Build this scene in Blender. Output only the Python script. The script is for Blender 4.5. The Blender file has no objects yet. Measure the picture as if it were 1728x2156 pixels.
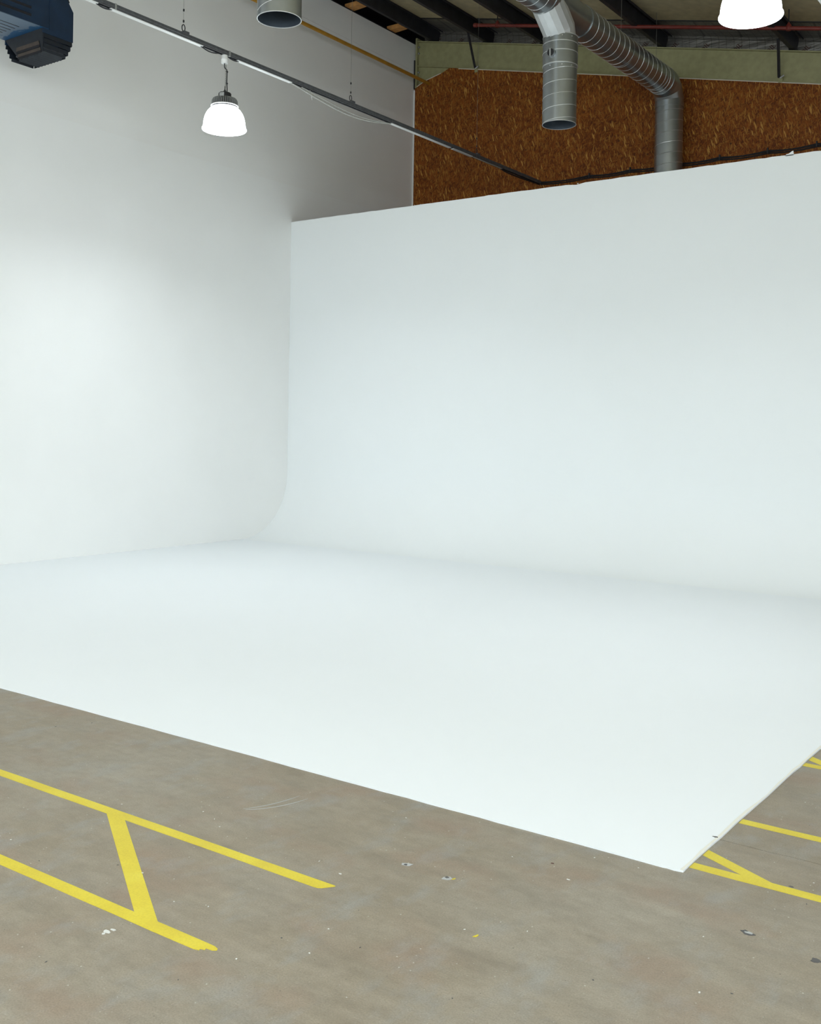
import bpy, math, random
from mathutils import Vector, Matrix

random.seed(7)
S = bpy.context.scene
COL = S.collection

# ------------------------------------------------------------------ camera
TH, PV, FPX, YAW = .0166, 900.8, 2211.3, .62326      # roll, principal row, focal (px), yaw
CAM = Vector((0, 0, 1.6))
R_ = Vector((math.cos(YAW), math.sin(YAW), 0))
F_ = Vector((-math.sin(YAW), math.cos(YAW), 0))
U_ = Vector((0, 0, 1))
CR = math.cos(TH) * R_ + math.sin(TH) * U_
CU = -math.sin(TH) * R_ + math.cos(TH) * U_
cam_data = bpy.data.cameras.new('camera')
cam = bpy.data.objects.new('camera', cam_data)
COL.objects.link(cam)
m = Matrix.Identity(4)
for i in range(3):
    m[i][0], m[i][1], m[i][2], m[i][3] = CR[i], CU[i], -F_[i], CAM[i]
cam.matrix_world = m
cam_data.sensor_fit = 'HORIZONTAL'
cam_data.sensor_width = 36
cam_data.lens = 36 * FPX / 1728
cam_data.shift_y = -(1078 - PV) / 1728
cam_data.clip_start = .05
S.camera = cam

# ------------------------------------------------------------------ world, exposure
SKY = 6.3               # overcast daylight outside the added windows
w = bpy.data.worlds.new('world'); S.world = w
w.use_nodes = True
w.node_tree.nodes['Background'].inputs[0].default_value = (.86, .95, 1.0, 1)
w.node_tree.nodes['Background'].inputs[1].default_value = SKY
S.view_settings.view_transform = 'Standard'
S.view_settings.look = 'None'
S.view_settings.gamma = 1
S.view_settings.use_curve_mapping = False
S.view_settings.exposure = 0.0
LAMP_W = 79.0          # light of one pendant's LED board
BOWL_E = 12.0            # glow of the translucent bowl
LAMP_COL = (.89, .965, 1.0)


def ray(u, v):
    return F_ + CR * ((u - 864) / FPX) - CU * ((v - PV) / FPX)


def hit(u, v, ax, val):
    d = ray(u, v)
    return CAM + d * ((val - CAM[ax]) / d[ax])


def hitp(u, v, p0, n):
    d = ray(u, v)
    return CAM + d * ((p0 - CAM).dot(n) / d.dot(n))


def pu(p):
    q = Vector(p) - CAM
    return 864 + FPX * q.dot(CR) / q.dot(F_)


# ------------------------------------------------------------------ mesh helpers
class MB:
    def __init__(s):
        s.v = []; s.f = []; s.sm = []

    def add(s, vs, fs, smooth=False):
        o = len(s.v)
        s.v += [Vector(p) for p in vs]
        for f in fs:
            s.f.append([o + i for i in f]); s.sm.append(smooth)
        return s

    def box(s, x0, x1, y0, y1, z0, z1):
        vs = [(x, y, z) for z in (z0, z1) for y in (y0, y1) for x in (x0, x1)]
        return s.add(vs, [(0, 2, 3, 1), (4, 5, 7, 6), (0, 1, 5, 4), (2, 6, 7, 3), (0, 4, 6, 2), (1, 3, 7, 5)])

    def prism(s, poly, d):
        """poly: planar list of points, extruded along vector d"""
        n = len(poly); poly = [Vector(p) for p in poly]; d = Vector(d)
        nrm = Vector((0, 0, 0))
        for i in range(n):
            nrm += poly[i].cross(poly[(i + 1) % n])
        if nrm.dot(d) > 0:
            poly = poly[::-1]
        vs = poly + [p + d for p in poly]
        fs = [list(range(n)), list(range(2 * n - 1, n - 1, -1))]
        for i in range(n):
            j = (i + 1) % n
            fs.append((i, i + n, j + n, j))
        return s.add(vs, fs)

    def tube(s, pts, r, n=10, cap=True, smooth=True, r_list=None):
        pts = [Vector(p) for p in pts]
        rings = []
        t0 = (pts[1] - pts[0]).normalized()
        a = Vector((0, 0, 1)) if abs(t0.z) < .9 else Vector((1, 0, 0))
        nx = t0.cross(a).normalized()
        for i, p in enumerate(pts):
            if i == 0: t = (pts[1] - p)
            elif i == len(pts) - 1: t = (p - pts[i - 1])
            else: t = (pts[i + 1] - p).normalized() + (p - pts[i - 1]).normalized()
            t.normalize()
            nx = (nx - t * nx.dot(t)).normalized()
            ny = t.cross(nx)
            # keep the section's true radius at mitred corners
            k = 1.0
            if 0 < i < len(pts) - 1:
                c = max(.5, t.dot((p - pts[i - 1]).normalized()))
            rr = r_list[i] if r_list else r
            rings.append([p + nx * (rr * math.cos(2 * math.pi * j / n)) + ny * (rr * math.sin(2 * math.pi * j / n)) for j in range(n)])
        vs = [q for ring in rings for q in ring]
        fs = []
        for i in range(len(pts) - 1):
            for j in range(n):
                k = (j + 1) % n
                fs.append((i * n + j, i * n + k, (i + 1) * n + k, (i + 1) * n + j))
        s.add(vs, fs, smooth)
        if cap:
            s.add(rings[0], [list(range(n))[::-1]]); s.add(rings[-1], [list(range(n))])
        return s

    def lathe(s, prof, c, n=32, smooth=True):
        """prof: list of (r, z) about vertical axis through c"""
        c = Vector(c); vs = []; fs = []
        for r, z in prof:
            for j in range(n):
                a = 2 * math.pi * j / n
                vs.append(c + Vector((r * math.cos(a), r * math.sin(a), z)))
        for i in range(len(prof) - 1):
            for j in range(n):
                k = (j + 1) % n
                fs.append((i * n + j, i * n + k, (i + 1) * n + k, (i + 1) * n + j))
        return s.add(vs, fs, smooth)


def finish(name, mb, mat, parent=None, origin=None):
    """one mesh object; mesh is given in world coordinates"""
    if parent is not None:
        root = parent
        org = Vector(parent['_org'])
    else:
        org = Vector(origin) if origin is not None else Vector((0, 0, 0))
    me = bpy.data.meshes.new(name)
    me.from_pydata([p - org for p in mb.v], [], mb.f)
    me.polygons.foreach_set('use_smooth', mb.sm)
    me.update()
    if any(mb.sm):
        me.set_sharp_from_angle(angle=math.radians(42))
    if mat: me.materials.append(mat)
    o = bpy.data.objects.new(name, me)
    COL.objects.link(o)
    if parent is not None:
        o.parent = parent
    else:
        o.location = org
    o['_org'] = tuple(org)
    return o


def thing(name, label, cat, loc, group=None):
    o = bpy.data.objects.new(name, None)
    o.empty_display_size = .1
    COL.objects.link(o); o.location = loc
    o['_org'] = tuple(loc)
    return tag(o, label, cat, group)


def tag(o, label, cat, group=None):
    o['label'] = label; o['category'] = cat
    if group: o['group'] = group
    return o


def struct(o, label=None):
    o['kind'] = 'structure'
    if label: o['label'] = label
    return o


# ------------------------------------------------------------------ materials
def new_mat(name):
    m = bpy.data.materials.new(name); m.use_nodes = True
    nt = m.node_tree
    return m, nt, nt.nodes['Principled BSDF']


def nd(nt, t, **kw):
    n = nt.nodes.new(t)
    for k, v in kw.items():
        setattr(n, k, v)
    return n


def noise(nt, vec, scale, detail=3, rough=.5):
    n = nd(nt, 'ShaderNodeTexNoise')
    n.inputs['Scale'].default_value = scale
    n.inputs['Detail'].default_value = detail
    n.inputs['Roughness'].default_value = rough
    if vec is not None: nt.links.new(vec, n.inputs['Vector'])
    return n


def ramp(nt, fac, stops):
    r = nd(nt, 'ShaderNodeValToRGB')
    els = r.color_ramp.elements
    while len(els) < len(stops): els.new(.5)
    for e, (p, c) in zip(els, stops):
        e.position = p
        e.color = c if len(c) == 4 else (*c, 1)
    nt.links.new(fac, r.inputs[0])
    return r.outputs[0]


def mix(nt, fac, a, b, blend='MIX'):
    n = nd(nt, 'ShaderNodeMix', data_type='RGBA', blend_type=blend)
    for sock, val in ((0, fac), (6, a), (7, b)):
        if isinstance(val, bpy.types.NodeSocket): nt.links.new(val, n.inputs[sock])
        elif isinstance(val, (int, float)): n.inputs[sock].default_value = val
        else: n.inputs[sock].default_value = (*val, 1)
    return n.outputs[2]


def bump(nt, b, h, strength=.2, dist=.01):
    n = nd(nt, 'ShaderNodeBump')
    n.inputs['Strength'].default_value = strength
    n.inputs['Distance'].default_value = dist
    nt.links.new(h, n.inputs['Height'])
    nt.links.new(n.outputs[0], b.inputs['Normal'])


def objco(nt, scale=(1, 1, 1), rot=(0, 0, 0)):
    t = nd(nt, 'ShaderNodeTexCoord')
    mp = nd(nt, 'ShaderNodeMapping')
    mp.inputs['Scale'].default_value = scale
    mp.inputs['Rotation'].default_value = rot
    nt.links.new(t.outputs['Object'], mp.inputs[0])
    return mp.outputs[0]


def plain(name, col, rough=.5, metal=0.0, var=.12, scale=6.0, bmp=0.0):
    m, nt, b = new_mat(name)
    co = objco(nt)
    n = noise(nt, co, scale, 4)
    lo = tuple(c * (1 - var) for c in col); hi = tuple(min(1, c * (1 + var)) for c in col)
    nt.links.new(ramp(nt, n.outputs[0], [(.3, lo), (.7, hi)]), b.inputs['Base Color'])
    b.inputs['Roughness'].default_value = rough
    b.inputs['Metallic'].default_value = metal
    if bmp:
        bump(nt, b, noise(nt, co, scale * 8, 3).outputs[0], bmp, .004)
    return m


def mat_concrete():
    m, nt, b = new_mat('concrete')
    co = objco(nt)
    big = noise(nt, co, 1.1, 6, .62)
    base = ramp(nt, big.outputs[0], [(.30, (.222, .184, .130)), (.45, (.272, .230, .170)), (.58, (.286, .250, .194)), (.74, (.318, .284, .226))])
    st = noise(nt, objco(nt, (1.1, 4.5, 1), (0, 0, .55)), 2.6, 7, .7)
    base = mix(nt, .75, base, ramp(nt, st.outputs[0], [(.28, (.70, .69, .67)), (.52, (1.0, 1.0, 1.0)), (.74, (1.20, 1.21, 1.24))]), 'MULTIPLY')
    rust = noise(nt, objco(nt, (1, 1.6, 1), (0, 0, 1)), 2.3, 4)
    base = mix(nt, ramp(nt, rust.outputs[0], [(.52, (0, 0, 0)), (.70, (.62, .62, .62))]), base, (.268, .196, .140))
    cool = noise(nt, objco(nt, (1.8, 1, 1), (0, 0, 2.2)), 2.8, 6, .6)
    base = mix(nt, ramp(nt, cool.outputs[0], [(.52, (0, 0, 0)), (.70, (.62, .62, .62))]), base, (.285, .280, .258))
    mid = noise(nt, co, 17, 5, .65)
    base = mix(nt, .55, base, ramp(nt, mid.outputs[0], [(.28, (.80, .79, .78)), (.5, (1, 1, 1)), (.72, (1.13, 1.13, 1.13))]), 'MULTIPLY')
    fine = noise(nt, co, 170, 3, .7)
    base = mix(nt, .85, base, ramp(nt, fine.outputs[0], [(.3, (.78, .77, .76)), (.5, (1, 1, 1)), (.7, (1.18, 1.18, 1.18))]), 'MULTIPLY')
    for sc, d0, d1, g0, colr, rz in ((26, .045, .085, .58, (.56, .54, .48), 0), (60, .05, .10, .70, (.50, .48, .42), .4), (15, .025, .05, .64, (.09, .075, .06), .7), (40, .05, .09, .72, (.10, .085, .07), 1.2)):
        sp = nd(nt, 'ShaderNodeTexVoronoi'); sp.inputs['Scale'].default_value = sc
        nt.links.new(objco(nt, (1, 1, 1), (0, 0, rz)), sp.inputs['Vector'])
        sm = mix(nt, 1.0, ramp(nt, sp.outputs['Distance'], [(d0, (.8, .8, .8)), (d1, (0, 0, 0))]),
                 ramp(nt, sp.outputs['Color'], [(g0, (0, 0, 0)), (g0 + .03, (1, 1, 1))]), 'MULTIPLY')
        base = mix(nt, sm, base, colr)
    nt.links.new(base, b.inputs['Base Color'])
    nt.links.new(ramp(nt, st.outputs[0], [(.3, (.5, .5, .5)), (.7, (.68, .68, .68))]), b.inputs['Roughness'])
    bump(nt, b, fine.outputs[0], .12, .002)
    return m


def mat_osb():
    m, nt, b = new_mat('strand_board')
    n0 = noise(nt, objco(nt), 2.2, 4, .6)
    col = ramp(nt, n0.outputs[0], [(.3, (.165, .042, .0048)), (.5, (.215, .058, .0070)), (.7, (.270, .082, .0105))])
    n1 = noise(nt, objco(nt, (3.2, 1, 1), (0, .3, 0)), 16, 5, .75)
    col = mix(nt, .9, col, ramp(nt, n1.outputs[0], [(.28, (.42, .38, .34)), (.5, (1, 1, 1)), (.72, (1.55, 1.6, 1.6))]), 'MULTIPLY')
    warp = noise(nt, objco(nt), 13, 2)
    L_, D_, Y_ = (.30, .105, .014), (.085, .020, .0025), (.43, .185, .033)
    for i, (ang, sx, sz, th, c, f) in enumerate([
            (.22, 75, 15, .70, D_, .8), (-.30, 80, 17, .76, L_, .55), (.60, 85, 18, .80, L_, .6),
            (-.75, 80, 17, .80, D_, .8), (1.25, 85, 20, .84, L_, .6), (-1.3, 90, 20, .84, Y_, .55),
            (.10, 105, 14, .86, Y_, .75), (.42, 95, 11, .87, Y_, .8), (-.12, 62, 9, .90, Y_, .85), (.30, 48, 8, .93, (.58, .29, .065), .9)]):
        co = objco(nt, (1, 1, 1), (0, ang, 0))
        wm = nd(nt, 'ShaderNodeVectorMath', operation='MULTIPLY_ADD')
        nt.links.new(warp.outputs['Color'], wm.inputs[0]); wm.inputs[1].default_value = (.035, 0, .02)
        nt.links.new(co, wm.inputs[2])
        mp = nd(nt, 'ShaderNodeMapping'); mp.inputs['Scale'].default_value = (sx, .001, sz)
        mp.inputs['Location'].default_value = (i * 3.7, 0, i * 1.3)
        nt.links.new(wm.outputs[0], mp.inputs[0])
        v = nd(nt, 'ShaderNodeTexVoronoi'); v.inputs['Scale'].default_value = 1.0
        nt.links.new(mp.outputs[0], v.inputs['Vector'])
        sep = nd(nt, 'ShaderNodeSeparateColor'); nt.links.new(v.outputs['Color'], sep.inputs[0])
        a = ramp(nt, sep.outputs[0], [(th, (0, 0, 0)), (th + .01, (f, f, f))])
        e = ramp(nt, v.outputs['Distance'], [(.42, (1, 1, 1)), (.55, (0, 0, 0))])
        col = mix(nt, mix(nt, 1.0, a, e, 'MULTIPLY'), col, c)
    sp = nd(nt, 'ShaderNodeTexVoronoi'); sp.inputs['Scale'].default_value = 4.2
    nt.links.new(objco(nt), sp.inputs['Vector'])
    col = mix(nt, ramp(nt, sp.outputs['Distance'], [(.04, (.8, .8, .8)), (.08, (0, 0, 0))]), col, (.02, .008, .004))
    nt.links.new(col, b.inputs['Base Color'])
    b.inputs['Roughness'].default_value = .65
    b.inputs['Specular IOR Level'].default_value = .25
    bump(nt, b, n1.outputs[0], .1, .003)
    return m


def mat_paint(name, col, var=.02, rough=.62):
    m, nt, b = new_mat(name)
    n = noise(nt, objco(nt), .8, 4)
    lo = tuple(c * (1 - var) for c in col); hi = tuple(min(1, c * (1 + var)) for c in col)
    nt.links.new(ramp(nt, n.outputs[0], [(.3, lo), (.7, hi)]), b.inputs['Base Color'])
    b.inputs['Roughness'].default_value = rough
    b.inputs['Specular IOR Level'].default_value = .3
    bump(nt, b, noise(nt, objco(nt), 90, 3).outputs[0], .04, .002)
    return m


def mat_yellow():
    m, nt, b = new_mat('yellow_floor_paint')
    n = noise(nt, objco(nt), 5, 5, .6)
    col = ramp(nt, n.outputs[0], [(.3, (.64, .50, .028)), (.55, (.70, .57, .034)), (.75, (.73, .62, .058))])
    f = noise(nt, objco(nt), 120, 3)
    col = mix(nt, .5, col, ramp(nt, f.outputs[0], [(.3, (.82, .82, .82)), (.6, (1, 1, 1))]), 'MULTIPLY')
    wn = noise(nt, objco(nt), 14, 6, .75)
    col = mix(nt, ramp(nt, wn.outputs[0], [(.665, (0, 0, 0)), (.72, (.65, .65, .65))]), col, (.33, .27, .13))
    nt.links.new(col, b.inputs['Base Color'])
    b.inputs['Roughness'].default_value = .55
    return m


def mat_galv(name, col=(.60, .64, .66), rough=.34, metal=.85):
    m, nt, b = new_mat(name)
    n = noise(nt, objco(nt), 9, 3)
    nt.links.new(ramp(nt, n.outputs[0], [(.3, tuple(c * .95 for c in col)), (.7, tuple(min(1, c * 1.05) for c in col))]), b.inputs['Base Color'])
    b.inputs['Metallic'].default_value = metal
    nt.links.new(ramp(nt, noise(nt, objco(nt), 5, 4).outputs[0], [(.3, (rough * .95,) * 3), (.7, (rough * 1.06,) * 3)]), b.inputs['Roughness'])
    return m


def mat_foil():
    m, nt, b = new_mat('reinforced_foil')
    co = objco(nt)
    sep = nd(nt, 'ShaderNodeSeparateXYZ'); nt.links.new(co, sep.inputs[0])
    col = (.30, .285, .26)
    out = None
    for ax, per in ((0, .11), (1, .12), (2, .12)):
        md = nd(nt, 'ShaderNodeMath', operation='PINGPONG'); md.inputs[1].default_value = per / 2
        nt.links.new(sep.outputs[ax], md.inputs[0])
        lt = nd(nt, 'ShaderNodeMath', operation='LESS_THAN'); lt.inputs[1].default_value = .0035
        nt.links.new(md.outputs[0], lt.inputs[0])
        sc = nd(nt, 'ShaderNodeMath', operation='MULTIPLY'); sc.inputs[1].default_value = .55
        nt.links.new(lt.outputs[0], sc.inputs[0])
        out = mix(nt, sc.outputs[0], out if out is not None else col, (.05, .045, .04))
    nt.links.new(out, b.inputs['Base Color'])
    b.inputs['Metallic'].default_value = .5
    b.inputs['Roughness'].default_value = .4
    bump(nt, b, noise(nt, objco(nt, (1, 4, 4)), 5, 3).outputs[0], .7, .03)
    return m


def mat_heater_base():
    """lower panel: pale blue-grey film, also paled for light from below, worn to blue enamel near the outlet"""
    m, nt, b = new_mat('worn_lit_blue_panel')
    co = objco(nt)
    sep = nd(nt, 'ShaderNodeSeparateXYZ'); nt.links.new(co, sep.inputs[0])
    n = noise(nt, co, 8, 4, .6)
    a = nd(nt, 'ShaderNodeMath', operation='MULTIPLY_ADD')
    nt.links.new(n.outputs[0], a.inputs[0]); a.inputs[1].default_value = .30
    ad = nd(nt, 'ShaderNodeMath', operation='ADD'); ad.inputs[1].default_value = .01
    nt.links.new(sep.outputs[1], ad.inputs[0]); nt.links.new(ad.outputs[0], a.inputs[2])
    f = ramp(nt, a.outputs[0], [(.0, (0, 0, 0)), (.012, (1, 1, 1))])
    nt.links.new(mix(nt, f, (.112, .162, .225), (.006, .065, .165)), b.inputs['Base Color'])  # pale tone also holds the light from below
    b.inputs['Roughness'].default_value = .5
    return m


def mat_glow(name, e, col):
    m, nt, b = new_mat(name)
    b.inputs['Base Color'].default_value = (.9, .9, .9, 1)
    b.inputs['Roughness'].default_value = .5
    b.inputs['Emission Color'].default_value = (*col, 1)
    b.inputs['Emission Strength'].default_value = e
    return m


M = dict(
    concrete=mat_concrete(), osb=mat_osb(), yellow=mat_yellow(), foil=mat_foil(),
    wall=mat_paint('white_wall_paint', (.895, .90, .89)),
    wall_up=mat_paint('off_white_wall_paint', (.885, .885, .87), .02),
    cove=mat_paint('white_cove_paint', (.86, .89, .90), .006),
    deck=mat_paint('white_deck_paint', (.85, .885, .91), .006),
    cream=mat_paint('cream_edge_paint', (.74, .70, .60), .06), edge=mat_paint('worn_white_edge', (.80, .79, .72), .05),
    rearwall=mat_paint('rear_wall_paint', (.80, .80, .78), .03),
    ceiling=plain('roof_liner', (.52, .46, .29), .75, 0, .12, 9),
    purlin=plain('dark_painted_steel', (.022, .022, .028), .6, 0, .25, 8),
    green=plain('sage_green_steel', (.35, .335, .175), .5, 0, .10, 12, .1),
    dark=plain('black_void_shade', (.012, .012, .016), .9),  # near-black that stands in for shade in voids
    black=plain('black_rubber', (.018, .018, .022), .55),
    galv=mat_galv('galvanised_duct', (.40, .43, .45), .30, .9), galv_b=mat_galv('bright_galvanised', (.66, .68, .69), .40, .6),
    galv_in=plain('duct_inside_shade', (.06, .078, .10), .6, .3),  # dark colour stands in for shade inside the galvanised ducts
    seam=mat_galv('duct_seam', (.80, .82, .83), .35, .75),
    rail=plain('dull_zinc_channel', (.115, .12, .13), .55, .35, .2, 30),
    white=plain('white_plastic', (.82, .83, .82), .45, 0, .03),
    grey_cable=plain('grey_cable_sheath', (.50, .50, .47), .5, 0, .08),
    finmetal=plain('dark_cast_aluminium', (.07, .07, .075), .45, .4, .15),
    finedge=plain('pale_fin_edge', (.42, .43, .43), .4, .5, .1),
    labelgrey=plain('grey_rating_label', (.45, .46, .46), .5, 0, .15, 60),
    gas=plain('ochre_gas_pipe', (.42, .205, .022), .45, 0, .15, 10),
    red=plain('red_sprinkler_pipe', (.17, .026, .019), .45, 0, .2, 10),
    timber=plain('sawn_timber', (.62, .30, .095), .65, 0, .2, 14),
    navy=plain('navy_blue_enamel', (.0065, .023, .056), .42, 0, .2, 5),
    navy_d=plain('dark_navy_louvre', (.0055, .009, .016), .5, 0, .3, 20),
    tan=plain('brown_inner_baffle', (.055, .040, .032), .6, 0, .2, 20),
    heater_base=mat_heater_base(),
    wire=plain('steel_wire', (.26, .26, .24), .45, .6, .1),
    ink=plain('dark_red_ink', (.085, .028, .02), .7),
    fleck_w=plain('white_paint_splash', (.66, .66, .63), .6),
    fleck_g=plain('grey_filler', (.42, .43, .43), .7),
    fleck_d=plain('dark_stain', (.10, .095, .095), .7),
    glow=mat_glow('glowing_bowl', BOWL_E, LAMP_COL),
    led=mat_glow('led_board', 12.0, LAMP_COL),
)

# ------------------------------------------------------------------ key dimensions (metres)
LW = -10.45            # white left wall
CY, CZ = 11.457, 4.588  # infinity cove back wall and its top
OY = 14.48             # strand board wall
RX = -1.404            # right edge of the cove
FY = 3.690             # front edge of the cove floor
XR, YF = 3.0, -6.0     # unseen right and front walls
COVE_R = .9
SL = -.2219


def beam_top(x): return 8.171 + SL * (x + 10.403)
def pur_bot(x): return beam_top(x) + .012
def roof_z(x): return pur_bot(x) + .25


# ------------------------------------------------------------------ structure: floor
JY = 4.082
fl = bpy.data.objects.new('floor', None); COL.objects.link(fl); fl['_org'] = (0, 0, 0)
struct(fl, 'worn grey brown concrete floor with stains and a saw-cut joint')
jag = []
x = LW - .05
while x < XR:
    jag.append((x, JY + random.uniform(-.004, .004))); x += random.uniform(.03, .07)
jag.append((XR, JY))
mb = MB().prism([(px, py - .003, 0) for px, py in jag] + [(XR, YF, 0), (LW - .05, YF, 0)], (0, 0, -.12))
finish('slab', mb, M['concrete'], fl)
mb = MB().prism([(px, py + random.uniform(.0015, .004), 0) for px, py in jag] + [(XR, OY + .3, 0), (LW - .05, OY + .3, 0)], (0, 0, -.12))
finish('slab', mb, M['concrete'], fl)
finish('joint_base', MB().box(LW - .05, XR, JY - .05, JY + .05, -.11, -.02), M['fleck_d'], fl)


def blob(u, v, rx, ry, n=11, rot=0, jit=.3, z=.0012, name='paint_spot', mat='fleck_w', parent=fl, zb=0.0):
    c = hit(u, v, 2, 0)
    pts = []
    for i in range(n):
        a = 2 * math.pi * i / n; k = 1 + random.uniform(-jit, jit)
        px, py = rx * k * math.cos(a), ry * k * math.sin(a)
        pts.append((c.x + px * math.cos(rot) - py * math.sin(rot), c.y + px * math.sin(rot) + py * math.cos(rot), zb + z))
    return finish(name, MB().prism(pts, (0, 0, -z - .002)), M[mat], parent)


blob(857, 1820, .022, .011, rot=.3, mat='fleck_g', name='filled_hole'); blob(854, 1821, .008, .006, z=.0018, mat='fleck_d', name='bolt_hole')
blob(942, 1850, .020, .014, rot=.6, mat='fleck_g', name='filled_hole'); blob(941, 1848, .008, .006, z=.0018, mat='fleck_d', name='bolt_hole')
blob(954, 1851, .009, .003, rot=1.2, mat='yellow'); blob(1002, 1971, .011, .005, rot=1.3, mat='yellow')
for (u, v, a, b_) in [(225, 1962, .018, .008), (238, 1958, .010, .006), (218, 1966, .006, .005)]:
    blob(u, v, a, b_, mat='fleck_w')
blob(1575, 1965, .024, .013, rot=-.3, mat='fleck_d', name='stain_spot'); blob(1576, 1965, .015, .007, z=.0018, mat='fleck_g', name='filled_hole')
blob(1718, 2023, .017, .012, mat='fleck_d', name='bolt_hole'); blob(1665, 1867, .008, .005, mat='fleck_d', name='bolt_hole')
blob(1163, 1818, .008, .003, mat='ink'); blob(716, 1840, .006, .004); blob(1196, 1852, .007, .003); blob(300, 1838, .005, .004)
for _ in range(46):
    u, v = random.uniform(0, 1728), random.uniform(1500, 2140)
    g = hit(u, v, 2, 0)
    if g.y > FY - .05 and g.x < RX + .05: continue
    blob(u, v, random.uniform(.0022, .0045), random.uniform(.0015, .003), n=7, rot=random.uniform(0, 3), mat=random.choice(['fleck_w', 'fleck_w', 'fleck_d']))


def strip_path(pts, wd, z, mat, name, parent, dz=-.002):
    """thin flat ribbon lying on the floor along pts"""
    L, Rr = [], []
    for i, p in enumerate(pts):
        a = Vector(pts[max(0, i - 1)]); b = Vector(pts[min(len(pts) - 1, i + 1)])
        d = (b - a).normalized(); n = Vector((-d.y, d.x))
        k = min(1, 4 * min(i, len(pts) - 1 - i) / (len(pts) - 1) + .15)
        L.append((p[0] + n.x * wd * k / 2, p[1] + n.y * wd * k / 2, z)); Rr.append((p[0] - n.x * wd * k / 2, p[1] - n.y * wd * k / 2, z))
    return finish(name, MB().prism(L + Rr[::-1], (0, 0, dz - z)), M[mat], parent)


for (u0, v0, u1, v1, sag) in [(512, 1703, 630, 1676, 4), (517, 1705, 648, 1682, 5)]:
    pts = []
    for i in range(9):
        t = i / 8
        g = hit(u0 + (u1 - u0) * t, v0 + (v1 - v0) * t + sag * 4 * t * (1 - t), 2, 0)
        pts.append((g.x, g.y))
    strip_path(pts, .0042, .0009, 'fleck_g', 'scratch', fl)

# ------------------------------------------------------------------ structure: walls
wl = struct(finish('wall_left', MB().box(LW - .12, LW, YF, OY + .3, 0, 5.12), M['wall']), 'tall white painted side wall')
finish('wall_sheet', MB().box(LW - .12, LW - .003, YF, OY + .3, 5.1205, 7.655), M['wall_up'], wl)
finish('wall_sheet', MB().box(LW - .12, LW - .003, YF, OY + .3, 7.659, 8.12), M['wall_up'], wl)
finish('wall_cap', MB().box(LW - .13, LW - .02, YF, OY + .3, 8.121, 8.15), M['dark'], wl)
FILL_WIN_F = [(-9.6, -6.7, 2.3, 5.4), (-6.3, -3.4, 2.3, 5.4), (-3.0, -.1, 2.3, 5.4)]      # added unseen windows behind the camera for fill (x0, x1, z0, z1)
wf = MB()
xs_w = sorted({v for q in FILL_WIN_F for v in q[:2]} | {LW, XR})
ztop_f = lambda x: roof_z(x)
wf.box(LW, XR, YF - .12, YF, 0, 2.3)
for xa, xb in zip(xs_w[:-1], xs_w[1:]):
    op = any(abs(q[0] - xa) < 1e-6 for q in FILL_WIN_F)
    zb_ = 5.4 if op else 2.3
    wf.prism([(xa, YF, zb_), (xb, YF, zb_), (xb, YF, ztop_f(xb)), (xa, YF, ztop_f(xa))], (0, -.12, 0))
struct(finish('wall_front', wf, M['rearwall']), 'plain white wall with added high fill windows behind the camera')
FILL_WIN_R = [(-5.2, -2.4), (-2.0, .8), (1.2, 4.0)]      # unseen windows added to the right wall to brighten the room (y0, y1)
RZA, RZB = 1.5, 4.4
wr = MB().box(XR, XR + .12, YF, OY + .3, 0, RZA).box(XR, XR + .12, YF, OY + .3, RZB, 5.3)
ys_w = [YF] + [v for q in FILL_WIN_R for v in q] + [OY + .3]
for ya_, yb_ in zip(ys_w[::2], ys_w[1::2]):
    wr.box(XR, XR + .12, ya_, yb_, RZA, RZB)
struct(finish('wall_right', wr, M['rearwall']), 'plain white wall with added fill windows, out of view')
for k_, (ya_, yb_) in enumerate(FILL_WIN_R):
    fr = MB()
    for (p, q, r, t) in ((ya_, yb_, RZA, RZA + .05), (ya_, yb_, RZB - .05, RZB), (ya_, ya_ + .05, RZA + .05, RZB - .05), (yb_ - .05, yb_, RZA + .05, RZB - .05), ((ya_ + yb_) / 2 - .025, (ya_ + yb_) / 2 + .025, RZA + .05, RZB - .05)):
        fr.box(XR + .03, XR + .09, p, q, r, t)
    struct(finish('fill_window_%d' % (k_ + 4), fr, M['white'], None, (XR, (ya_ + yb_) / 2, RZA)), 'added white framed daylight opening in the right wall, out of view')
    pl = bpy.data.lights.new('fill_window_portal', 'AREA'); pl.shape = 'RECTANGLE'; pl.size = RZB - RZA; pl.size_y = yb_ - ya_
    pl.cycles.is_portal = True
    po = bpy.data.objects.new('fill_window_portal', pl); COL.objects.link(po)
    po.location = (XR + .14, (ya_ + yb_) / 2, (RZA + RZB) / 2); po.rotation_euler = (0, math.pi / 2, 0)
for k_, (xa, xb, za_, zb_) in enumerate(FILL_WIN_F):
    fr = MB()
    for (p, q, r, t) in ((xa, xb, za_, za_ + .05), (xa, xb, zb_ - .05, zb_), (xa, xa + .05, za_ + .05, zb_ - .05), (xb - .05, xb, za_ + .05, zb_ - .05), ((xa + xb) / 2 - .025, (xa + xb) / 2 + .025, za_ + .05, zb_ - .05)):
        fr.box(p, q, YF - .09, YF - .03, r, t)
    struct(finish('fill_window_%d' % (k_ + 1), fr, M['white'], None, ((xa + xb) / 2, YF, za_)), 'added tall white framed daylight opening behind the camera')
    pl = bpy.data.lights.new('fill_window_portal', 'AREA'); pl.shape = 'RECTANGLE'; pl.size = xb - xa; pl.size_y = zb_ - za_
    pl.cycles.is_portal = True
    po = bpy.data.objects.new('fill_window_portal', pl); COL.objects.link(po)
    po.location = ((xa + xb) / 2, YF - .14, (za_ + zb_) / 2); po.rotation_euler = (math.pi / 2, 0, 0)

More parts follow.
